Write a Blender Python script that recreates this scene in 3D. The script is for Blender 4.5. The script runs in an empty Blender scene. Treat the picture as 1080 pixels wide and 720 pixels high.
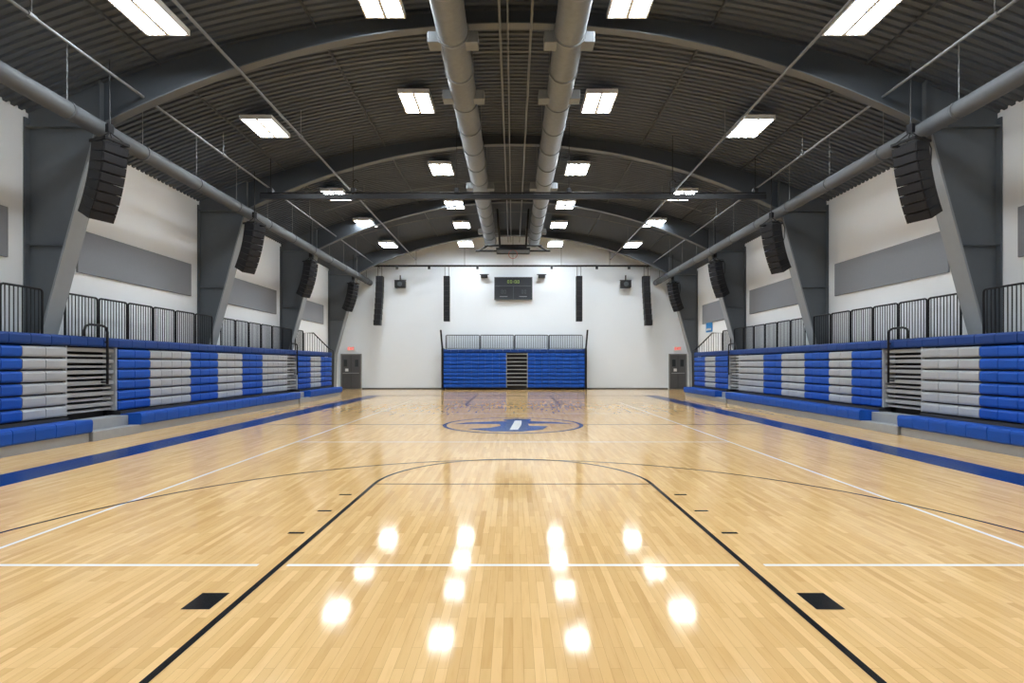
import bpy, bmesh, math, random
from mathutils import Vector
random.seed(4)
PI=math.pi
scene=bpy.context.scene
C=scene.collection
scene.view_settings.view_transform='Standard'

# ------------------------------------------------------------------ materials
def mat(name,col,rough=.5,metal=0,var=.08,scale=6,emit=0,coat=0,bump=0,spec=.5):
    m=bpy.data.materials.new(name); m.use_nodes=True
    nt=m.node_tree; b=nt.nodes['Principled BSDF']
    tc=nt.nodes.new('ShaderNodeTexCoord'); n=nt.nodes.new('ShaderNodeTexNoise')
    n.inputs['Scale'].default_value=scale; n.inputs['Detail'].default_value=4
    nt.links.new(tc.outputs['Object'],n.inputs['Vector'])
    mx=nt.nodes.new('ShaderNodeMix'); mx.data_type='RGBA'
    mx.inputs['A'].default_value=(*[c*(1-var) for c in col],1)
    mx.inputs['B'].default_value=(*[min(1,c*(1+var)) for c in col],1)
    nt.links.new(n.outputs['Fac'],mx.inputs['Factor'])
    nt.links.new(mx.outputs['Result'],b.inputs['Base Color'])
    b.inputs['Roughness'].default_value=rough; b.inputs['Metallic'].default_value=metal
    b.inputs['Coat Weight'].default_value=coat; b.inputs['Specular IOR Level'].default_value=spec
    if emit:
        b.inputs['Emission Color'].default_value=(*col,1); b.inputs['Emission Strength'].default_value=emit
    if bump:
        bp=nt.nodes.new('ShaderNodeBump'); bp.inputs['Strength'].default_value=bump; bp.inputs['Distance'].default_value=.01
        nt.links.new(n.outputs['Fac'],bp.inputs['Height']); nt.links.new(bp.outputs['Normal'],b.inputs['Normal'])
    return m
def wood():
    m=bpy.data.materials.new('maple'); m.use_nodes=True; nt=m.node_tree; b=nt.nodes['Principled BSDF']
    tc=nt.nodes.new('ShaderNodeTexCoord'); mp=nt.nodes.new('ShaderNodeMapping')
    mp.inputs['Rotation'].default_value=(0,0,PI/2)
    nt.links.new(tc.outputs['Object'],mp.inputs['Vector'])
    def brick(w,off,c1,c2,mort,bias=0):
        br=nt.nodes.new('ShaderNodeTexBrick'); br.offset=off; br.offset_frequency=2
        br.inputs['Scale'].default_value=1; br.inputs['Brick Width'].default_value=w
        br.inputs['Row Height'].default_value=.057; br.inputs['Mortar Size'].default_value=.0009
        br.inputs['Mortar Smooth'].default_value=.3; br.inputs['Bias'].default_value=bias
        br.inputs['Color1'].default_value=c1; br.inputs['Color2'].default_value=c2; br.inputs['Mortar'].default_value=mort
        nt.links.new(mp.outputs['Vector'],br.inputs['Vector']); return br
    b1=brick(.56,.37,(.82,.55,.26,1),(.70,.44,.185,1),(.52,.31,.12,1))
    # second, longer course pattern: mostly white with a few clearly darker boards
    b2=brick(.56*2,.185,(1,1,1,1),(.80,.74,.66,1),(.92,.89,.85,1),-.45)
    mx=nt.nodes.new('ShaderNodeMix'); mx.data_type='RGBA'; mx.blend_type='MULTIPLY'; mx.inputs['Factor'].default_value=.9
    nt.links.new(b1.outputs['Color'],mx.inputs['A']); nt.links.new(b2.outputs['Color'],mx.inputs['B'])
    mp2=nt.nodes.new('ShaderNodeMapping'); mp2.inputs['Scale'].default_value=(30,2.6,1)
    nt.links.new(tc.outputs['Object'],mp2.inputs['Vector'])
    n=nt.nodes.new('ShaderNodeTexNoise'); n.inputs['Scale'].default_value=1; n.inputs['Detail'].default_value=6
    nt.links.new(mp2.outputs['Vector'],n.inputs['Vector'])
    rp=nt.nodes.new('ShaderNodeValToRGB'); rp.color_ramp.elements[0].position=.3; rp.color_ramp.elements[0].color=(.86,.79,.70,1)
    rp.color_ramp.elements[1].position=.5; rp.color_ramp.elements[1].color=(1.0,1.0,1.0,1)
    nt.links.new(n.outputs['Fac'],rp.inputs['Fac'])
    m2=nt.nodes.new('ShaderNodeMix'); m2.data_type='RGBA'; m2.blend_type='MULTIPLY'; m2.inputs['Factor'].default_value=.5
    nt.links.new(mx.outputs['Result'],m2.inputs['A']); nt.links.new(rp.outputs['Color'],m2.inputs['B'])
    nt.links.new(m2.outputs['Result'],b.inputs['Base Color'])
    b.inputs['Roughness'].default_value=.08; b.inputs['IOR'].default_value=1.27
    n2=nt.nodes.new('ShaderNodeTexNoise'); n2.inputs['Scale'].default_value=7; n2.inputs['Detail'].default_value=1
    nt.links.new(tc.outputs['Object'],n2.inputs['Vector'])
    bp=nt.nodes.new('ShaderNodeBump'); bp.inputs['Strength'].default_value=.03; bp.inputs['Distance'].default_value=.003
    nt.links.new(n2.outputs['Fac'],bp.inputs['Height']); nt.links.new(bp.outputs['Normal'],b.inputs['Normal'])
    return m
M=dict(
 wood=wood(),
 wall=mat('wall_paint',(.84,.86,.88),.8,var=.015,scale=1.2),
 backwall=mat('end_wall_paint',(.80,.85,.90),.8,var=.012,scale=.8),
 deck=mat('roof_deck',(.080,.093,.110),.65,var=.1,scale=3),
 steel=mat('painted_steel',(.088,.10,.113),.5,var=.08),
 rafter=mat('rafter_steel',(.048,.056,.067),.5,var=.08),
 rflange=mat('lit_rafter_flange',(.115,.127,.14),.5,var=.06),  # rafter steel in a paler tone, imitating light on the lower flange
 flange=mat('lit_steel_flange',(.24,.255,.27),.5,var=.06),  # column steel lightened in colour to stand for light on the inner flange
 duct=mat('galvanised_duct',(.18,.195,.21),.6,.1,var=.15,scale=9),
 eaveduct=mat('grey_painted_duct',(.09,.098,.108),.65,.0,var=.1,scale=9),
 pipe=mat('grey_pipe',(.17,.18,.19),.5,.2),
 black=mat('black_metal',(.008,.008,.010),.5,spec=.3),
 grille=mat('speaker_grille',(.015,.015,.018),.7,var=.4,scale=120,bump=.4,spec=.3),
 blue=mat('blue_plastic',(.003,.066,.37),.55,var=.1,scale=3,spec=.3),
 navy=mat('navy_plastic',(.004,.036,.18),.55,var=.1,scale=3,spec=.3),
 grey=mat('light_grey_plastic',(.35,.365,.385),.55,var=.07,scale=3,spec=.3),
 alu=mat('aluminium_tread',(.34,.355,.37),.45,.3,var=.1),
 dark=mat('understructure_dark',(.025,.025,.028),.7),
 panel=mat('acoustic_fabric',(.225,.235,.26),.95,var=.08,scale=40,bump=.3),
 lens=mat('light_lens',(.88,.95,1),.5,emit=61,var=0),
 white=mat('white_enamel',(.75,.75,.75),.4),
 lineb=mat('black_court_paint',(.012,.012,.014),.15,spec=.3),
 linew=mat('white_court_paint',(.86,.86,.84),.15,spec=.3),
 lineblue=mat('blue_court_paint',(.003,.028,.14),.2,spec=.25),
 lineblue2=mat('emblem_blue_paint',(.004,.055,.24),.15,spec=.3),
 door=mat('door_paint',(.08,.08,.085),.5),
 frame=mat('door_frame_paint',(.20,.20,.20),.5),
 glass=mat('dark_glass',(.03,.035,.04),.08),
 board=mat('scoreboard_face',(.012,.015,.022),.4),
 boardframe=mat('scoreboard_trim',(.06,.07,.08),.4),
 digit=mat('digit_glow',(.30,.42,.10),.5,emit=.25,var=0),
 red=mat('red_enamel',(.5,.06,.03),.5),
 exit=mat('exit_sign_glow',(.9,.05,.03),.5,emit=1.1,var=0),
 sign=mat('blue_sign',(.02,.2,.5),.5),
 base=mat('rubber_base',(.09,.09,.09),.7),
)
# ------------------------------------------------------------------ mesh helpers
class MB:
    def __init__(s,m=None): s.v=[];s.f=[];s.m=m or (lambda a,b,c:(a,b,c))
    def add(s,vs,fs):
        o=len(s.v); s.v+= [s.m(*p) for p in vs]; s.f+=[tuple(i+o for i in f) for f in fs]
    def box(s,a0,a1,b0,b1,c0,c1):
        s.add([(a0,b0,c0),(a1,b0,c0),(a1,b1,c0),(a0,b1,c0),(a0,b0,c1),(a1,b0,c1),(a1,b1,c1),(a0,b1,c1)],
              [(0,3,2,1),(4,5,6,7),(0,1,5,4),(1,2,6,5),(2,3,7,6),(3,0,4,7)])
    def prism(s,poly,b0,b1):          # poly in (a,c), extruded along b
        n=len(poly)
        s.add([(p[0],b0,p[1]) for p in poly]+[(p[0],b1,p[1]) for p in poly],
              [tuple(range(n)),tuple(range(2*n-1,n-1,-1))]+[(i,(i+1)%n,n+(i+1)%n,n+i) for i in range(n)])
    def strip(s,top,bot,b0,b1):       # two polylines in (a,c), solid between
        for i in range(len(top)-1):
            s.prism([top[i],top[i+1],bot[i+1],bot[i]],b0,b1)
    def flat(s,poly,c): 
        s.add([(p[0],p[1],c) for p in poly],[tuple(range(len(poly)))])
    def tube(s,path,r,n=8,cap=True):
        P=[Vector(p) for p in path]; up=None
        vs=[];fs=[]
        for i,p in enumerate(P):
            d=(P[min(i+1,len(P)-1)]-P[max(i-1,0)]).normalized()
            if up is None:
                up=Vector((0,0,1)) if abs(d.z)<.9 else Vector((1,0,0))
            a=(up-d*up.dot(d)).normalized(); b=d.cross(a); up=a
            for k in range(n):
                t=2*PI*k/n; q=p+(a*math.cos(t)+b*math.sin(t))*r; vs.append(tuple(q))
        for i in range(len(P)-1):
            for k in range(n):
                fs.append((i*n+k,i*n+(k+1)%n,(i+1)*n+(k+1)%n,(i+1)*n+k))
        if cap: fs+= [tuple(range(n)),tuple(range(len(P)*n-1,(len(P)-1)*n-1,-1))]
        s.add(vs,fs)
    def build(s,name,m,parent=None,smooth=False,bevel=0):
        off=Vector((0,0,0))
        q=parent
        while q: off+=q.location; q=q.parent
        me=bpy.data.meshes.new(name); me.from_pydata([tuple(Vector(v)-off) for v in s.v],[],s.f)
        bm=bmesh.new(); bm.from_mesh(me); bmesh.ops.recalc_face_normals(bm,faces=bm.faces); bm.to_mesh(me); bm.free()
        me.materials.append(M[m] if isinstance(m,str) else m)
        if smooth:
            for p in me.polygons: p.use_smooth=len(p.vertices)==4
        o=bpy.data.objects.new(name,me); C.objects.link(o)
        if parent: o.parent=parent
        if bevel:
            b=o.modifiers.new('bevel','BEVEL'); b.width=bevel; b.segments=2; b.limit_method='ANGLE'
        return o
def tag(o,label,cat,group=None):
    o['label']=label;o['category']=cat
    if group:o['group']=group
    return o
def thing(name,loc,label,cat,group=None,rz=0):
    o=bpy.data.objects.new(name,None); o.empty_display_size=.2; C.objects.link(o); o.location=loc; o.rotation_euler=(0,0,rz)
    return tag(o,label,cat,group)
def struct(o): o['kind']='structure'; return o
def dup(root,loc,rz,label):
    r=root.copy(); C.objects.link(r); r.location=loc; r.rotation_euler=(0,0,rz); r['label']=label
    for ch in root.children:
        c=ch.copy(); C.objects.link(c); c.parent=r
        for g in ch.children:
            d=g.copy(); C.objects.link(d); d.parent=c
    return r
ORD=['first','second','third','fourth','fifth','sixth','seventh','eighth','ninth','tenth','eleventh','twelfth','thirteenth','fourteenth','fifteenth','sixteenth','seventeenth','eighteenth','nineteenth','twentieth']
def arc(cx,cy,r,a0,a1,n=48): return [(cx+r*math.cos(a0+(a1-a0)*i/n),cy+r*math.sin(a0+(a1-a0)*i/n)) for i in range(n+1)]

# ------------------------------------------------------------------ shell
XW=11.3; YB=34.5; YR=-4.0; R=27.5; APEX=9.87
def zr(x): return APEX-R+math.sqrt(R*R-x*x)
m=MB(); m.box(-XW,XW,YR,YB,-.1,0); floor=struct(m.build('floor','wood'))
for s,n in ((-1,'left'),(1,'right')):
    m=MB(lambda a,b,c,s=s:(s*a,b,c)); m.box(XW,XW+.2,YR,YB,0,zr(XW)+.25); struct(m.build('wall_'+n,'wall'))
    m=MB(lambda a,b,c,s=s:(s*a,b,c)); m.box(XW-.02,XW-.001,27.6,YB-.02,0,.1); struct(m.build('baseboard_'+n,'base'))
xs=[-XW+2*XW*i/32 for i in range(33)]
m=MB(); m.prism([(-XW,0)]+[(x,zr(x)+.1) for x in xs]+[(XW,0)],YB,YB+.2); struct(m.build('wall_back','backwall'))
m=MB(); m.prism([(-XW,0)]+[(x,zr(x)+.1) for x in xs]+[(XW,0)],YR-.2,YR); struct(m.build('wall_front','backwall'))
m=MB()
for a,b in ((-9.8,-4.6),(4.75,10.05)): m.box(a,b,YB-.02,YB-.001,0,.07)
struct(m.build('baseboard_back','base'))
# corrugated roof deck (ribs follow the arch)
prof=[];y=YR
while y<YB+.1:
    prof+=[(y,0),(y+.09,0),(y+.10,.055),(y+.18,.055)]; y+=.19
m=MB(); nx=len(xs); vs=[(x,yy,zr(x)+dz) for yy,dz in prof for x in xs]
fs=[(j*nx+i,j*nx+i+1,(j+1)*nx+i+1,(j+1)*nx+i) for j in range(len(prof)-1) for i in range(nx-1)]
m.add(vs,fs); ceil=struct(m.build('ceiling','deck'))
for x in (-8.2,-4.6,4.6,8.2):
    m=MB(); m.box(x-.02,x+.02,YR,YB,zr(x)-.06,zr(x)-.005); m.build('purlin','rafter',ceil)

# ------------------------------------------------------------------ court markings (paint on the floor)
def paint(name,polys,mt,z=.0015):
    m=MB()
    for p in polys: m.flat(p,z)
    o=m.build(name,mt,floor)
    for pl in o.data.polygons:
        if pl.normal.z<0: pl.flip()
    return o
def rect(x0,x1,y0,y1): return [(x0,y0),(x1,y0),(x1,y1),(x0,y1)]
def ring(cx,cy,r,w,a0=0,a1=2*PI,n=64):
    A=arc(cx,cy,r-w/2,a0,a1,n);B=arc(cx,cy,r+w/2,a0,a1,n)
    return [[A[i],A[i+1],B[i+1],B[i]] for i in range(n)]
for s in (-1,1):
    paint('blue_border_band',[rect(*sorted((s*6.70,s*7.42)),YR+.2,27.4)],'lineblue',.0012)
paint('blue_border_band',[rect(-7.42,7.42,27.05,27.4)],'lineblue',.0010)
YC=14.1
for name,f in (('near',lambda y:y),('far',lambda y:2*YC-y)):
    def rr(x0,x1,y0,y1): a,b=sorted((f(y0),f(y1))); return rect(x0,x1,a,b)
    sg=1 if name=='near' else -1
    wd=.048 if sg>0 else .075
    for s in (-1,1):
        paint('lane_line',[rr(*sorted((s*1.83,s*(1.83+wd))),1.33,7.12)],'lineb',.0022)
        paint('lane_block',[rr(*sorted((s*1.98,s*2.17)),3.47,3.72)],'lineb',.0022)
        paint('lane_mark',[rr(*sorted((s*1.98,s*2.13)),yy,yy+.05) for yy in (5.02,5.78,6.5)],'lineb',.0022)
    paint('free_throw_line',[rr(-1.83,1.83,7.09,7.12 if sg>0 else 7.2)],'lineb',.0022)
    paint('free_throw_arc',ring(0,f(7.12),1.854,.048 if sg>0 else .08,0,sg*PI),'lineb',.0022)
    paint('three_point_arc',ring(0,f(3.9),5.0,.04 if sg>0 else .06,0,sg*PI),'lineb',.0022)
    paint('three_point_arc',[rr(*sorted((s*4.98,s*5.02)),1.33,3.9) for s in (-1,1)],'lineb',.0022)
    paint('service_line',[rr(-6.64,-2.03,4.215,4.257),rr(-1.80,1.80,4.215,4.257),rr(2.0,6.64,4.215,4.257)],'linew',.0018)
    paint('attack_line',[rr(-4.45,4.45,10.92,10.97)],'linew',.0018)
    paint('end_line',[rr(-6.66,6.66,1.28,1.33)],'lineb',.0022)
for s in (-1,1): paint('volleyball_side_line',[rect(*sorted((s*4.44,s*4.485)),YR+.2,24)],'linew',.0016)
paint('centre_line',[rect(-6.66,-1.83,YC-.025,YC+.025),rect(1.83,6.66,YC-.025,YC+.025)],'lineb',.0022)
paint('centre_circle',ring(0,YC,1.80,.10),'lineblue',.0026)
# broad angular swoosh painted on bare wood, with a pale upright stroke
lg=[[(-1.62,14.2),(-1.25,14.62),(-.55,14.85),(-.15,14.9),(-.3,15.35),(.05,15.6),(.55,15.5),(.45,14.95),(1.15,14.75),(1.64,14.25),(.95,14.38),(.4,14.3),(.42,13.85),(.9,13.7),(.72,13.0),(.2,12.62),(-.5,12.68),(-1.15,13.15),(-.62,13.35),(-.32,13.8),(-.35,14.25),(-1.0,14.3)]]
paint('centre_emblem',lg,'lineblue2',.0024)
paint('centre_emblem_accent',[[(-.08,13.0),(.12,13.0),(.22,14.0),(.25,15.1),(.05,15.1),(.0,14.2)]],'linew',.0028)

# ------------------------------------------------------------------ steel frames
def zb(x): return zr(x)-.36-.64*(x/9.53)**2
FR=[12.4,19.15,25.9,32.6]
fl=['nearest dark grey arched steel roof frame with tapered columns, above the first hanging speakers',
    'second dark grey arched steel roof frame from the camera',
    'third dark grey arched steel roof frame from the camera',
    'farthest dark grey arched steel roof frame, just before the white end wall']
for i,Y in enumerate(FR):
    t=thing('steel_roof_frame',(0,Y,0),fl[i],'steel frame','arched steel roof frames')
    xr=[-9.53+19.06*k/40 for k in range(41)]
    m=MB(); m.strip([(x,zr(x)-.01) for x in xr],[(x,zb(x)) for x in xr],Y-.02,Y+.02)
    ra=m.build('rafter','rafter',t)
    m=MB(); m.strip([(x,zb(x)) for x in xr],[(x,zb(x)-.03) for x in xr],Y-.11,Y+.11); m.build('bottom_flange','rflange',ra)
    m=MB(); m.strip([(x,zr(x)-.01) for x in xr],[(x,zr(x)-.04) for x in xr],Y-.11,Y+.11); m.build('top_flange','rafter',ra)
    for s in (-1,1):
        mp=lambda a,b,c,s=s:(s*a,b,c)
        m=MB(mp); zt=zr(9.53)-.01
        m.prism([(11.28,0),(10.95,0),(10.87,2.2),(9.55,7.1),(9.53,zt),(11.28,zr(11.28)-.01)],Y-.02,Y+.02)
        m.box(10.3,11.28,Y-.12,Y+.12,4.35,4.38)
        m.box(9.6,11.28,Y-.14,Y+.14,7.08,7.12)
        m.box(11.24,11.28,Y-.15,Y+.15,0,7.3)
        m.box(9.52,9.56,Y-.14,Y+.14,7.1,zt)
        co=m.build('column','steel',t)
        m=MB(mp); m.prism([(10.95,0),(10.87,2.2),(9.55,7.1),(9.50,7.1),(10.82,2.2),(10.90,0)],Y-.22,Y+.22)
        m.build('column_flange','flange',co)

# ------------------------------------------------------------------ ducts and pipes
for s,n in ((-1,'left'),(1,'right')):
    dx0=1.33 if s<0 else 1.25
    t=thing('round_duct',(s*dx0,20,8.55),f'large round grey ventilation duct, {n} one of the two running under the roof ridge','duct')
    m=MB(); m.tube([(s*dx0,-3.8,8.9),(s*dx0,31.7,8.9)],.34,28); m.build('duct_body','duct',t,True)
    y=8.6
    while y<31.5:
        m=MB(); m.tube([(s*dx0,y,8.9),(s*dx0,y+.07,8.9)],.365,28); m.build('joint_ring','duct',t,True); y+=1.52
    for y in (11.9,14.4,21.7,29.0):
        m=MB(); m.box(s*dx0-.56,s*dx0+.56,y-.17,y+.17,8.70,8.95); m.build('side_register','duct',t,bevel=.02)
    for y in (10,13,16.5,20,24,28,31):
        for dx in (-.36,.34):
            m=MB(); m.box(s*dx0+dx,s*dx0+dx+.02,y,y+.03,8.9,zr(1.7)); m.build('hanger_strap','pipe',t)
    t=thing('eave_duct',(s*9.2,20,6.6),f'dark grey round duct running along the eave before the {n} columns','duct')
    m=MB(); m.tube([(s*9.24,-3.8,6.87),(s*9.24,34.4,6.87)],.18,24); m.build('duct_body','eaveduct',t,True)
    y=2
    while y<34:
        m=MB(); m.tube([(s*9.24,y,6.87),(s*9.24,y+.05,6.87)],.195,24); m.build('joint_ring','eaveduct',t,True)
        m=MB(); m.tube([(s*9.24,y+.02,7.05),(s*9.24,y+.02,zr(9.24))],.012,6); m.build('hanger_rod','pipe',t); y+=2.25
    for k,(x,z,r) in enumerate(((6.3,8.36,.035),(8.6,7.82,.03))):
        t=thing('sprinkler_pipe',(s*x,20,z),f'thin grey pipe along the {n} roof slope, {"nearer the ridge" if k==0 else "nearer the side wall"}','pipe')
        m=MB(); m.tube([(s*x,-3.8,z),(s*x,34.4,z)],r,10); m.build('main_pipe','pipe',t,True)
        for y in (9.5,15.8,22.5,29.2):
            m=MB(); m.tube([(s*x,y,z),(s*x,y,zr(x))],.012,6); m.build('hanger_rod','pipe',t)
            m=MB(); m.tube([(s*x,y-.08,z),(s*x,y+.08,z)],r+.02,10); m.build('coupling','pipe',t)
for k,x in enumerate((-.3,-.12,.42)):
    m=MB(); m.tube([(x,-3.8,9.36),(x,33.8,9.36)],(.03,.022,.03)[k],8)
    tag(m.build('ridge_conduit','pipe',smooth=True),['thin grey conduit between the two ridge ducts, leftmost of three','thin grey conduit between the two ridge ducts, middle of three','thin grey conduit between the two ridge ducts, rightmost of three'][k],'conduit','ridge conduits')
for i,y in enumerate((13.8,23.7,28.4)):
    xr=[-8.4+16.8*k/36 for k in range(37)]
    m=MB(); m.tube([(x,y,zr(x)-.15) for x in xr],.02,6)
    tag(m.build('branch_pipe','pipe',smooth=True),f'thin curved branch pipe crossing under the roof deck, {ORD[i]} from the camera','pipe','curved branch pipes')

# ------------------------------------------------------------------ lights
def make_light(label):
    t=thing('high_bay_light',(0,0,0),label,'ceiling light','high bay lights')
    m=MB(); m.box(-.45,.45,-.62,.62,.02,.10); m.box(-.22,.22,-.5,.5,.10,.16)
    m.box(-.45,-.41,-.62,.62,-.02,.02); m.box(.41,.45,-.62,.62,-.02,.02); m.box(-.04,.04,-.62,.62,-.02,.02)
    m.box(-.45,.45,-.62,-.58,-.02,.02); m.box(-.45,.45,.58,.62,-.02,.02)
    m.build('housing','white',t)
    for s in (-1,1):
        m=MB(); a,b=sorted((s*.045,s*.405)); m.box(a,b,-.57,.57,0,.02); m.build('light_lens','lens',t)
    m=MB()
    for x in (-.4,.4):
        for y in (-.55,.55): m.tube([(x,y,.1),(x*.6,y*.6,.3)],.006,5)
    m.tube([(0,0,.16),(0,0,.33)],.012,6); m.build('hanging_cable','black',t)
    return t
L0=None
inner=[.9,5.8,11.3,15.8,21.2,25.9,29.7,32.2]; outer=[.9,5.8,10.5,15.5,21.7,26,30.7]  # the pair nearest the camera in each row is unseen, added for illumination
for (xl,xrt,z,rows,rn) in ((2.85,2.55,9.36,inner,'inner'),(7.2,6.9,8.48,outer,'outer')):
    for s,n in ((-1,'left'),(1,'right')):
        x=xl if s<0 else xrt
        for i,y in enumerate(rows):
            lab=f'unseen high bay light added near the camera for illumination, {ORD[i]} in the {rn} {n} row' if i<2 else f'bright rectangular high bay light, {ORD[i-2]} visible from the camera in the {rn} {n} row'
            zz=z if i<7 else 8.85
            if L0 is None: L0=make_light(lab); L0.location=(s*x,y,zz)
            else: dup(L0,(s*x,y,zz),0,lab)

# ------------------------------------------------------------------ acoustic panels
for s,n in ((-1,'left'),(1,'right')):
    for i,(a,b) in enumerate(((6.4,11.85),(13.75,18.6),(20.7,25.3),(27.6,31.6))):
        m=MB(lambda p,q,r,s=s:(s*p,q,r)); m.box(XW-.06,XW-.0005,a,b,3.98,5.1)
        tag(m.build('acoustic_panel','panel',bevel=.012),f'long grey fabric acoustic panel, {ORD[i]} from the camera on the {n} wall','wall panel','acoustic wall panels')

# ------------------------------------------------------------------ bleachers
def seat_prof(f,z): return [(f+.35,z),(f+.035,z),(f+.008,z+.018),(f,z+.05),(f,z+.16),(f+.012,z+.19),(f+.045,z+.212),(f+.35,z+.212)]
def seats(mp,f,z,a,b,prof=None):
    m=MB(mp); n=max(1,round((b-a)/.457)); w=(b-a)/n
    for i in range(n): m.prism((prof or seat_prof)(f,z),a+i*w+.007,a+(i+1)*w-.007)
    return m
def bench_prof(f,z): return [(f+.5,z),(f+.04,z),(f+.01,z+.03),(f,z+.2),(f+.01,z+.25),(f+.04,z+.27),(f+.5,z+.25)]
def section(root,mp,f,stripes,u0,u1,rows,z0,deep,bench=True,aisles=(),tread='alu',foot='grey'):
    P=.243
    for a,b,c in stripes:
        for k in range(rows): seats(mp,f,z0+P*k,a,b).build('seat_row','blue' if c=='b' else 'grey',root)
    zt=z0+P*rows
    m=seats(mp,f-.01,zt,u0,u1); m.build('top_row','navy',root)
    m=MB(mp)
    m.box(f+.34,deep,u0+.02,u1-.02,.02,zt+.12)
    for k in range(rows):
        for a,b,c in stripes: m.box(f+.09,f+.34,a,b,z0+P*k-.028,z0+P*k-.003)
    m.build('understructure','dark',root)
    m=MB(mp); m.box(f+.35,deep,u0,u1,zt+.13,zt+.18); m.build('upper_deck','alu',root)
    if bench:
        a,b=min(x[0] for x in stripes),max(x[1] for x in stripes)
        seats(mp,8.66,.19,a,b,bench_prof).build('front_bench','blue',root)
        m=MB(mp); m.box(8.74,9.4,a+.02,b-.02,0,.19); m.build('kick_panel','alu',root)
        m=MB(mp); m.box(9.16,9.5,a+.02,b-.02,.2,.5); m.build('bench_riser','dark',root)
    for a,b in aisles:
        for k in range(rows):
            m=MB(mp); m.box(f+.08,f+.4,a+.04,b-.04,z0+P*k+.13,z0+P*k+(.21 if bench else .18)); m.build('aisle_tread',tread,root)
            if bench: m=MB(mp); m.box(f+.14,f+.4,a+.04,b-.04,z0+P*k+.02,z0+P*k+.07); m.build('aisle_footboard',foot,root)
        for u in (a,b-.03):
            m=MB(mp); m.box(f+.03,f+.34,u,u+.03,z0,zt); m.build('aisle_end_panel','grey',root)
        if bench:
            m=MB(mp); m.box(8.68,9.3,a+.02,b-.02,0,.2); m.box(8.95,9.35,a+.02,b-.02,.2,.42); m.build('entry_step','alu',root,bevel=.01)
            c=(a+b)/2; m=MB(mp)
            m.tube([(9.14,c+.3,1.15),(9.14,c+.3,2.32),(9.14,c+.26,2.42),(9.14,c+.15,2.46),(9.14,c-.2,2.46),(9.14,c-.31,2.42),(9.14,c-.35,2.32),(9.14,c-.35,2.2)],.026,8)
            m.tube([(9.14,c+.3,2.1),(9.25,c+.3,2.1),(9.35,c+.3,2.0)],.02,8)
            m.tube([(9.14,c+.3,1.2),(9.4,c+.3,1.2)],.02,8)
            m.build('aisle_handrail','black',root,True)
cfg={-1:('left',[((7,8.3,'g'),(8.3,9.98,'b'),(9.98,10.98,'g')),((12.4,13.5,'b'),(13.5,15.2,'g'),(15.2,16.6,'b'),(16.6,18.1,'g'),(18.1,19.55,'b'),(19.55,21.7,'g')),((22.8,24.2,'b'),(24.2,25.5,'g'),(25.5,27.0,'b'))]),
      1:('right',[((7,8.9,'g'),(8.9,10.5,'b'),(10.5,12.0,'g')),((13.3,14.46,'b'),(14.46,15.5,'g'),(15.5,16.8,'b'),(16.8,18.24,'g'),(18.24,19.55,'b'),(19.55,21.7,'g')),((22.8,24.2,'b'),(24.2,25.5,'g'),(25.5,27.0,'b'))])}
for s,(n,secs) in cfg.items():
    mp=lambda a,b,c,s=s:(s*a,b,c)
    desc=['nearest section of folded blue and grey bleachers','long middle section of folded blue and grey striped bleachers','far short section of folded blue and grey bleachers']
    for i,st in enumerate(secs):
        u0=st[0][0]; end=st[-1][1]; nxt=secs[i+1][0][0] if i<2 else end
        t=thing('bleacher_section',(s*9.0,(u0+nxt)/2,0),desc[i]+f' along the {n} wall','bleachers','folded side bleachers')
        section(t,mp,9.2,st,u0,nxt,6,.53,10.8,True,[(end,nxt)] if i<2 else [])
# end wall bleachers
t=thing('bleacher_section',(0.08,33.8,0),'folded all-blue bleachers with dark stepped centre aisle against the white end wall','bleachers')
mp=lambda a,b,c:(b,a,c)
section(t,mp,33.3,((-4.35,-.42,'b'),(.92,4.5,'b')),-4.35,4.5,9,.14,34.3,False,[(-.42,.92)])
for sx in (-4.42,4.57):
    s=1 if sx>0 else -1
    m=MB(); m.box(sx-.05,sx+.05,33.2,34.3,0,2.6); m.prism([(sx-.05,2.6),(sx+.05,2.6),(sx+.05+s*.1,3.75),(sx-.05+s*.1,3.75)],33.25,33.35)
    m.build('end_post','black',t)

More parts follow.
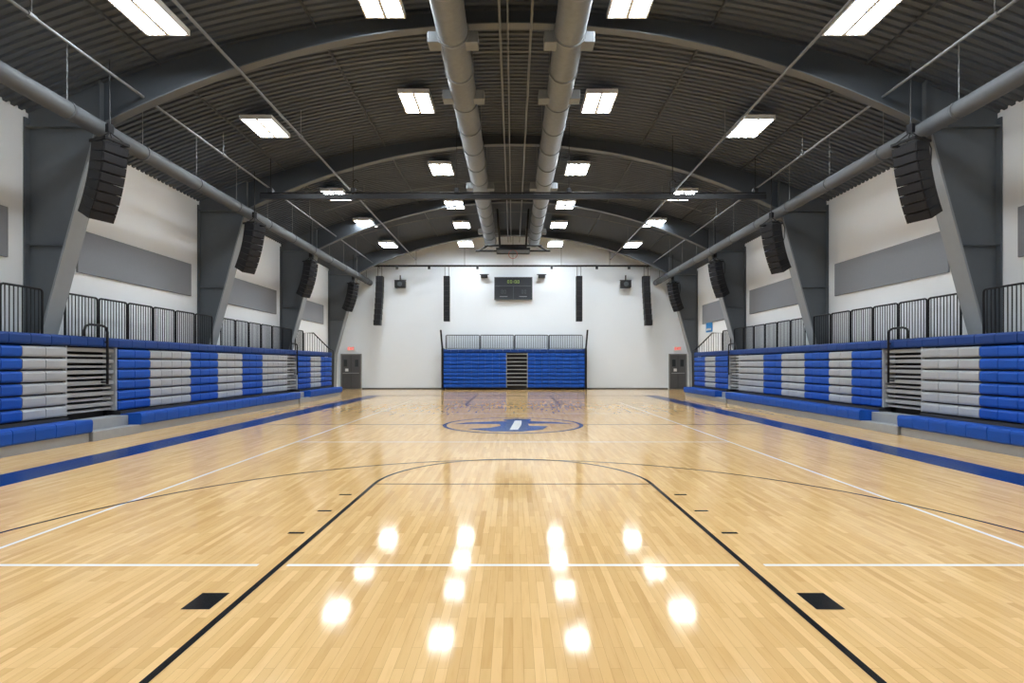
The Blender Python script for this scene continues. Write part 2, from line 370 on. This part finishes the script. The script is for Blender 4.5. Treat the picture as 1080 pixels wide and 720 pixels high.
# ------------------------------------------------------------------ railings
def make_rail(label,w=.985,h=1.12,name='guard_rail_panel',group='guard rail panels above the side bleachers',step=.1,mt='black',br=.012):
    t=thing(name,(0,0,0),label,'railing',group)
    r=.06; y0=-w/2;y1=w/2
    m=MB(); path=[(0,y0,0),(0,y0,h-r),(0,y0+r*.3,h-r*.3),(0,y0+r,h),(0,y1-r,h),(0,y1-r*.3,h-r*.3),(0,y1,h-r),(0,y1,0)]
    m.tube(path,.024,8); m.tube([(0,y0,.1),(0,y1,.1)],.018,6)
    m.build('rail_frame',mt,t,True)
    m=MB(); k=y0+step
    while k<y1-.04: m.tube([(0,k,.1),(0,k,h)],br,5); k+=step
    m.build('baluster_infill',mt,t)
    return t
R0=None
for s,n in ((-1,'left'),(1,'right')):
    ys=[a+1.04*(i+.5) for a,k in ((7.9,4),(12.62,6),(19.37,6)) for i in range(k)]
    ys.append(26.5)
    for i,y in enumerate(ys):
        lab=f'black vertical bar guard rail panel, {ORD[i]} from the camera above the {n} bleachers'
        if R0 is None: R0=make_rail(lab); R0.location=(s*10.65,y,2.17)
        else: dup(R0,(s*10.65,y,2.17),0,lab)
    t=thing('end_handrail',(s*9.9,27.25,0),f'black stepped end railing closing the far end of the {n} bleachers','railing')
    m=MB(lambda a,b,c,s=s:(s*a,b,c)); m.tube([(10.7,27.2,0),(10.7,27.2,3.2),(10.2,27.2,3.2),(9.4,27.2,2.4),(9.2,27.2,2.3),(9.2,27.2,0)],.03,8); m.build('rail_frame','black',t,True)
    m=MB(lambda a,b,c,s=s:(s*a,b,c))
    for k in range(12):
        x=9.3+k*.12; zt=3.2 if x>10.2 else 2.4+(x-9.4); m.tube([(x,27.2,.1),(x,27.2,max(2.3,zt))],.012,5)
    m.tube([(9.2,27.2,.1),(10.7,27.2,.1)],.02,6); m.build('baluster_infill','black',t)
RB=make_rail('black bar railing panel above the end wall bleachers, leftmost of four',2.14,.95,'deck_railing_panel','end wall railing panels',.105,'black',.017)
for i in range(4):
    p=(0.08-3.3+2.2*i,34.1,2.52)
    if i==0: RB.location=p; RB.rotation_euler=(0,0,PI/2)
    else: dup(RB,p,PI/2,['','black bar railing panel above the end wall bleachers, left of the centre aisle','black bar railing panel above the end wall bleachers, right of the centre aisle','black bar railing panel above the end wall bleachers, rightmost of four'][i])

# ------------------------------------------------------------------ line arrays
def make_array(label):
    t=thing('line_array_speaker',(0,0,0),label,'speaker','side wall line array speakers')
    px,pz=0.06,0
    for k in range(8):
        a=math.radians(7+2.9*k); d=(-math.sin(a),-math.cos(a)); fwd=(math.cos(a),-math.sin(a))
        h=.202
        def q(u,v): return (px+fwd[0]*u+d[0]*v,pz+fwd[1]*u+d[1]*v)
        m=MB(); m.prism([q(.2,.004),q(.2,h-.002),q(-.2,h-.010),q(-.2,.0)],-.26,.26); cb=m.build('speaker_cabinet','black',t)
        m=MB(); m.prism([q(.202,.016),q(.216,.024),q(.216,h-.022),q(.202,h-.014)],-.24,.24); m.build('speaker_grille','grille',cb)
        px+=d[0]*h; pz+=d[1]*h
    m=MB(); m.box(-.22,.3,-.26,-.22,.02,.08); m.box(-.22,.3,.22,.26,.02,.08); m.box(-.04,.04,-.26,.26,.04,.1); m.box(-.22,-.16,-.26,.26,.03,.08); m.box(.25,.3,-.26,.26,.03,.08)
    m.build('rigging_frame','black',t)
    m=MB()
    for a in (-.1,.27):
        for b in (-.2,.2): m.tube([(a,b,.06),(.04,0,.3)],.012,5)
    m.tube([(.04,0,.3),(.04,0,1.88)],.014,6); m.box(-.01,.09,-.06,.06,.28,.46); m.build('suspension_yoke','black',t)
    m=MB(); m.tube([(-.3,.1,-.7),(-.42,.12,-.4),(-.42,.13,-.05),(-.32,.12,.16),(-.15,.08,.18),(-.1,.05,.08)],.012,6); m.build('speaker_cable','black',t,True)
    return t
A0=None
for s,n in ((-1,'left'),(1,'right')):
    for i,Y in enumerate(FR):
        lab=f'black curved line array speaker hanging by the {ORD[i]} steel column on the {n} side'
        x0=((8.86 if s<0 else 8.74),8.97,9.6,9.6)[i]
        loc=(s*x0,Y-.75,6.38); rz=math.radians(-20) if s<0 else math.radians(180+20)
        if A0 is None: A0=make_array(lab); A0.location=loc; A0.rotation_euler=(0,0,rz)
        else: dup(A0,loc,rz,lab)
# slim hanging columns near end wall
for i,(x,h,w) in enumerate(((-8.25,3.05,.42),(-4.1,2.8,.36),(4.1,2.8,.36),(8.25,3.05,.42))):
    n=['far left','inner left','inner right','far right'][i]
    t=thing('column_speaker',(x,33,5.5-h/2),f'tall slim black hanging speaker column, {n} of four before the end wall','speaker','slim end wall speaker columns')
    tilt=.0 if abs(x)<5 else math.copysign(.18,x)
    zt=7.05
    m=MB()
    for k in range(9):
        z1=zt-k*h/9; z0=zt-(k+1)*h/9+.008; o=-tilt*(k/9)**1.5
        m.prism([(x-w/2-o,z0),(x+w/2-o,z0),(x+w/2-o,z1),(x-w/2-o,z1)],32.8,33.2)
    m.build('speaker_cabinet','black',t)
    m=MB(); 
    for k in range(9):
        z1=zt-k*h/9-.02; z0=zt-(k+1)*h/9+.028; o=-tilt*(k/9)**1.5
        m.box(x-w/2+.04-o,x+w/2-.04-o,32.77,32.8,z0,z1)
    m.build('speaker_grille','grille',t)
    m=MB(); m.tube([(x-.12,33,zt),(x-.12,33,7.68)],.015,6); m.tube([(x+.12,33,zt),(x+.12,33,7.68)],.015,6); m.build('hanging_cable','black',t)
for s,n in ((-1,'left'),(1,'right')):
    x=s*7.2
    t=thing('wall_speaker',(x,34.1,6.4),f'small black box speaker on the end wall beside the {n} slim speaker columns','speaker')
    m=MB(); m.box(x-.33,x+.33,33.8,34.2,6.48,6.93); m.build('speaker_cabinet','black',t,bevel=.03)
    m=MB(); m.tube([(x,33.8,6.7),(x,33.77,6.7)],.15,20); m.build('speaker_cone','boardframe',t)
    m=MB(); m.box(x-.05,x+.05,34.2,34.49,6.65,6.75); m.box(x-.37,x+.37,33.95,34.05,6.93,6.98); m.box(x-.03,x+.03,33.95,34.05,6.98,7.28); m.build('wall_bracket','black',t)

# ------------------------------------------------------------------ battens
t=thing('lighting_batten',(0,18,7.28),'long solid black batten spanning the hall under the roof','batten')
m=MB(); m.box(-8.55,8.55,17.94,18.06,7.18,7.34); m.tube([(-8.55,18,7.4),(8.55,18,7.4)],.025,8)
m.build('batten_beam','black',t)
for x in (-8.2,-5.4,-1.9,1.9,5.4,8.2):
    m=MB(); m.tube([(x,18,7.36),(x,18,zr(x))],.012,6); m.build('hanging_cable','black',t)
    m=MB(); m.box(x-.08,x+.08,17.93,18.07,7.38,7.55); m.build('hoist_clamp','black',t,bevel=.02)
for x in (-5.4,5.3):
    m=MB(); m.tube([(x,17.95,7.3),(x,17.95,7.75),(x+.1,17.95,7.85),(x+.2,17.95,7.75)],.02,6); m.build('pulley_hook','black',t,True)
t=thing('lighting_batten',(0,33,7.7),'thin black pipe batten in front of the end wall above the scoreboard','batten')
m=MB(); m.tube([(-8.9,33,7.7),(8.9,33,7.7)],.06,8); m.build('batten_pipe','black',t,True)
for x in (-8.8,-6,-3,0,3,6,8.8):
    m=MB(); m.tube([(x,33,7.7),(x,33,zr(x))],.012,6); m.build('hanging_cable','black',t)
for x in (-7.2,-5.2,-2.2,2.4,5.2,7.2):
    m=MB(); m.box(x-.07,x+.07,32.93,33.07,7.5,7.7); m.build('pipe_clamp','black',t)
# ceiling hung backstop folded up
t=thing('folding_backstop',(0,29,7.6),'ceiling hung basketball backstop folded up between the ridge ducts','basketball hoop')
m=MB(); m.box(-.88,.88,28.3,29.4,7.72,7.76); m.build('backboard','steel',t)
m=MB()
for a in (-.9,.86): m.box(a,a+.05,28.28,29.42,7.68,7.8)
for a in (28.28,29.37): m.box(-.9,.9,a,a+.05,7.68,7.8)
m.build('backboard_frame','black',t)
m=MB()
for s in (-1,1):
    m.tube([(s*.78,29.8,9.3),(s*.7,29.2,7.85)],.05,8); m.tube([(s*.78,26.5,9.3),(s*.7,28.4,7.85)],.05,8); m.tube([(s*.78,26.5,9.3),(s*.78,30.4,9.3)],.05,8)
for z,w_ in ((8.25,1.6),(7.95,2.1)):
    m.tube([(-w_,29.8,z),(w_,29.8,z)],.055,8)
m.tube([(-1.4,29.8,8.25),(-1.9,29.8,7.95)],.05,8); m.tube([(1.4,29.8,8.25),(1.9,29.8,7.95)],.05,8)
m.tube([(-.7,29.2,7.85),(.7,29.2,7.85)],.04,8); m.tube([(-.7,28.4,7.85),(.7,28.4,7.85)],.04,8)
m.build('support_mast','black',t,True)
m=MB(); P=[(.23*math.cos(2*PI*k/20),28.55,7.5+.23*math.sin(2*PI*k/20)) for k in range(21)]; m.tube(P,.012,6); m.build('hoop_rim','red',t,True)

# ------------------------------------------------------------------ scoreboard
t=thing('scoreboard',(0,34.3,5.75),'black electronic scoreboard mounted high on the centre of the end wall','scoreboard')
m=MB(); m.box(-1.2,1.25,34.2,34.4,5.75,7.2); m.build('board_case','board',t,bevel=.02)
m=MB(); m.box(-.9,-.8,34.4,34.49,5.9,7.0); m.box(.85,.95,34.4,34.49,5.9,7.0); m.build('mounting_rail','black',t)
m=MB()
for a,b,c,d in ((-1.2,1.25,7.16,7.2),(-1.2,1.25,5.75,5.79),(-1.2,-1.16,5.75,7.2),(1.21,1.25,5.75,7.2),(.01,.04,5.8,6.62),(-1.15,1.2,6.62,6.65)): m.box(a,b,34.17,34.2,c,d)
m.build('board_trim','boardframe',t)
seg=dict(a=(0,1,.9,1),g=(0,1,.45,.55),d=(0,1,0,.1),f=(0,.2,.5,1),b=(.8,1,.5,1),e=(0,.2,0,.5),c=(.8,1,0,.5))
def digits(x,z,w,h,which,mt):
    m=MB()
    for q in which:
        a,b,c,d=seg[q]; m.box(x+a*w,x+b*w,34.16,34.18,z+c*h,z+d*h)
    m.build('digit',mt,t)
for x in (-.36,-.18,.10,.28): digits(x,6.81,.12,.18,'abcdef','digit')
for z in (6.84,6.93):
    m=MB(); m.box(-.0,.03,34.16,34.18,z,z+.03); m.build('digit_colon','digit',t)
for x in (-.75,-.57,.55,.73): digits(x,6.15,.12,.22,'abcdef','boardframe')
for x in (-.85,.4):
    m=MB(); m.box(x,x+.5,34.17,34.19,5.93,5.97); m.build('caption_strip','panel',t)
for s,n in ((-1,'left'),(1,'right')):
    x=s*1.85
    t2=thing('wall_mounted_camera',(x,34.4,7.2),f'small dark box unit on the wall just {n} of the scoreboard','wall device')
    m=MB(); m.box(x-.22,x+.22,34.1,34.4,7.15,7.35); m.build('device_body','black',t2,bevel=.03)
    m=MB(); m.box(x-.04,x+.04,34.4,34.49,7.2,7.3); m.box(x-.3,x+.3,34.2,34.3,7.35,7.4); m.build('bracket','black',t2)

# ------------------------------------------------------------------ doors and signs
for i,(x0,x1) in enumerate(((-11.15,-9.8),(10.1,11.25))):
    n=i+1
    m=MB(); m.box(x0+.06,x1-.06,34.42,34.48,0.01,2.2); d=struct(m.build(f'door_{n}','door',bevel=.005))
    m=MB()
    m.box(x0,x0+.07,34.4,34.49,0,2.27); m.box(x1-.07,x1,34.4,34.49,0,2.27); m.box(x0,x1,34.4,34.49,2.2,2.27); m.build('door_frame','frame',d)
    m=MB(); m.box((x0+x1)/2-.008,(x0+x1)/2+.008,34.41,34.42,.02,2.18); m.build('door_seam','black',d)
    for a in (x0+.2,x1-.42):
        m=MB(); m.box(a,a+.22,34.405,34.42,1.45,1.9); m.build('door_window','glass',d)
    m=MB(); m.tube([(x0+.15,34.37,1.02),(x1-.15,34.37,1.02)],.025,8); m.build('push_bar','alu',d)
    m=MB(); m.box(x0+.3,x0+.5,34.405,34.42,1.14,1.32); m.build('door_notice','white',d)
    xc=(x0+x1)/2
    t=thing('exit_sign',(xc,34.4,2.5),f'small lit exit sign above the {["left","right"][i]} door of the end wall','exit sign')
    m=MB(); m.box(xc-.24,xc+.24,34.40,34.49,2.48,2.74); m.build('sign_case','white',t)
    m=MB(); k=.014
    def st(xa,za,xb,zb_): m.tube([(xc+xa,34.393,2.53+za),(xc+xb,34.393,2.53+zb_)],k,5)
    st(-.19,0,-.19,.16); st(-.19,0,-.11,0); st(-.19,.08,-.12,.08); st(-.19,.16,-.11,.16)
    st(-.08,0,.01,.16); st(-.08,.16,.01,0); st(.05,0,.05,.16); st(.13,0,.13,.16); st(.08,.16,.18,.16)
    m.build('exit_lettering','exit',t)
t=thing('wall_sign',(11.28,30.6,3.4),'small blue and white sign on the right wall near the far corner','sign')
m=MB(); m.box(11.25,11.295,30.1,31.0,3.45,4.0); m.build('sign_panel','sign',t)
m=MB(); m.box(11.235,11.25,30.2,30.9,3.55,3.66); m.build('sign_stripe','white',t)

# ------------------------------------------------------------------ world, camera
w=bpy.data.worlds.new('world'); scene.world=w; w.use_nodes=True
w.node_tree.nodes['Background'].inputs[0].default_value=(.5,.55,.6,1); w.node_tree.nodes['Background'].inputs[1].default_value=.3
cd=bpy.data.cameras.new('camera'); cam=bpy.data.objects.new('camera',cd); C.objects.link(cam)
cam.location=(0,0,1.6); cam.rotation_euler=(PI/2,0,0)
cd.sensor_width=36; cd.lens=18.7; cd.shift_y=24/1080; cd.shift_x=-1/1080; cd.clip_end=200
scene.camera=cam
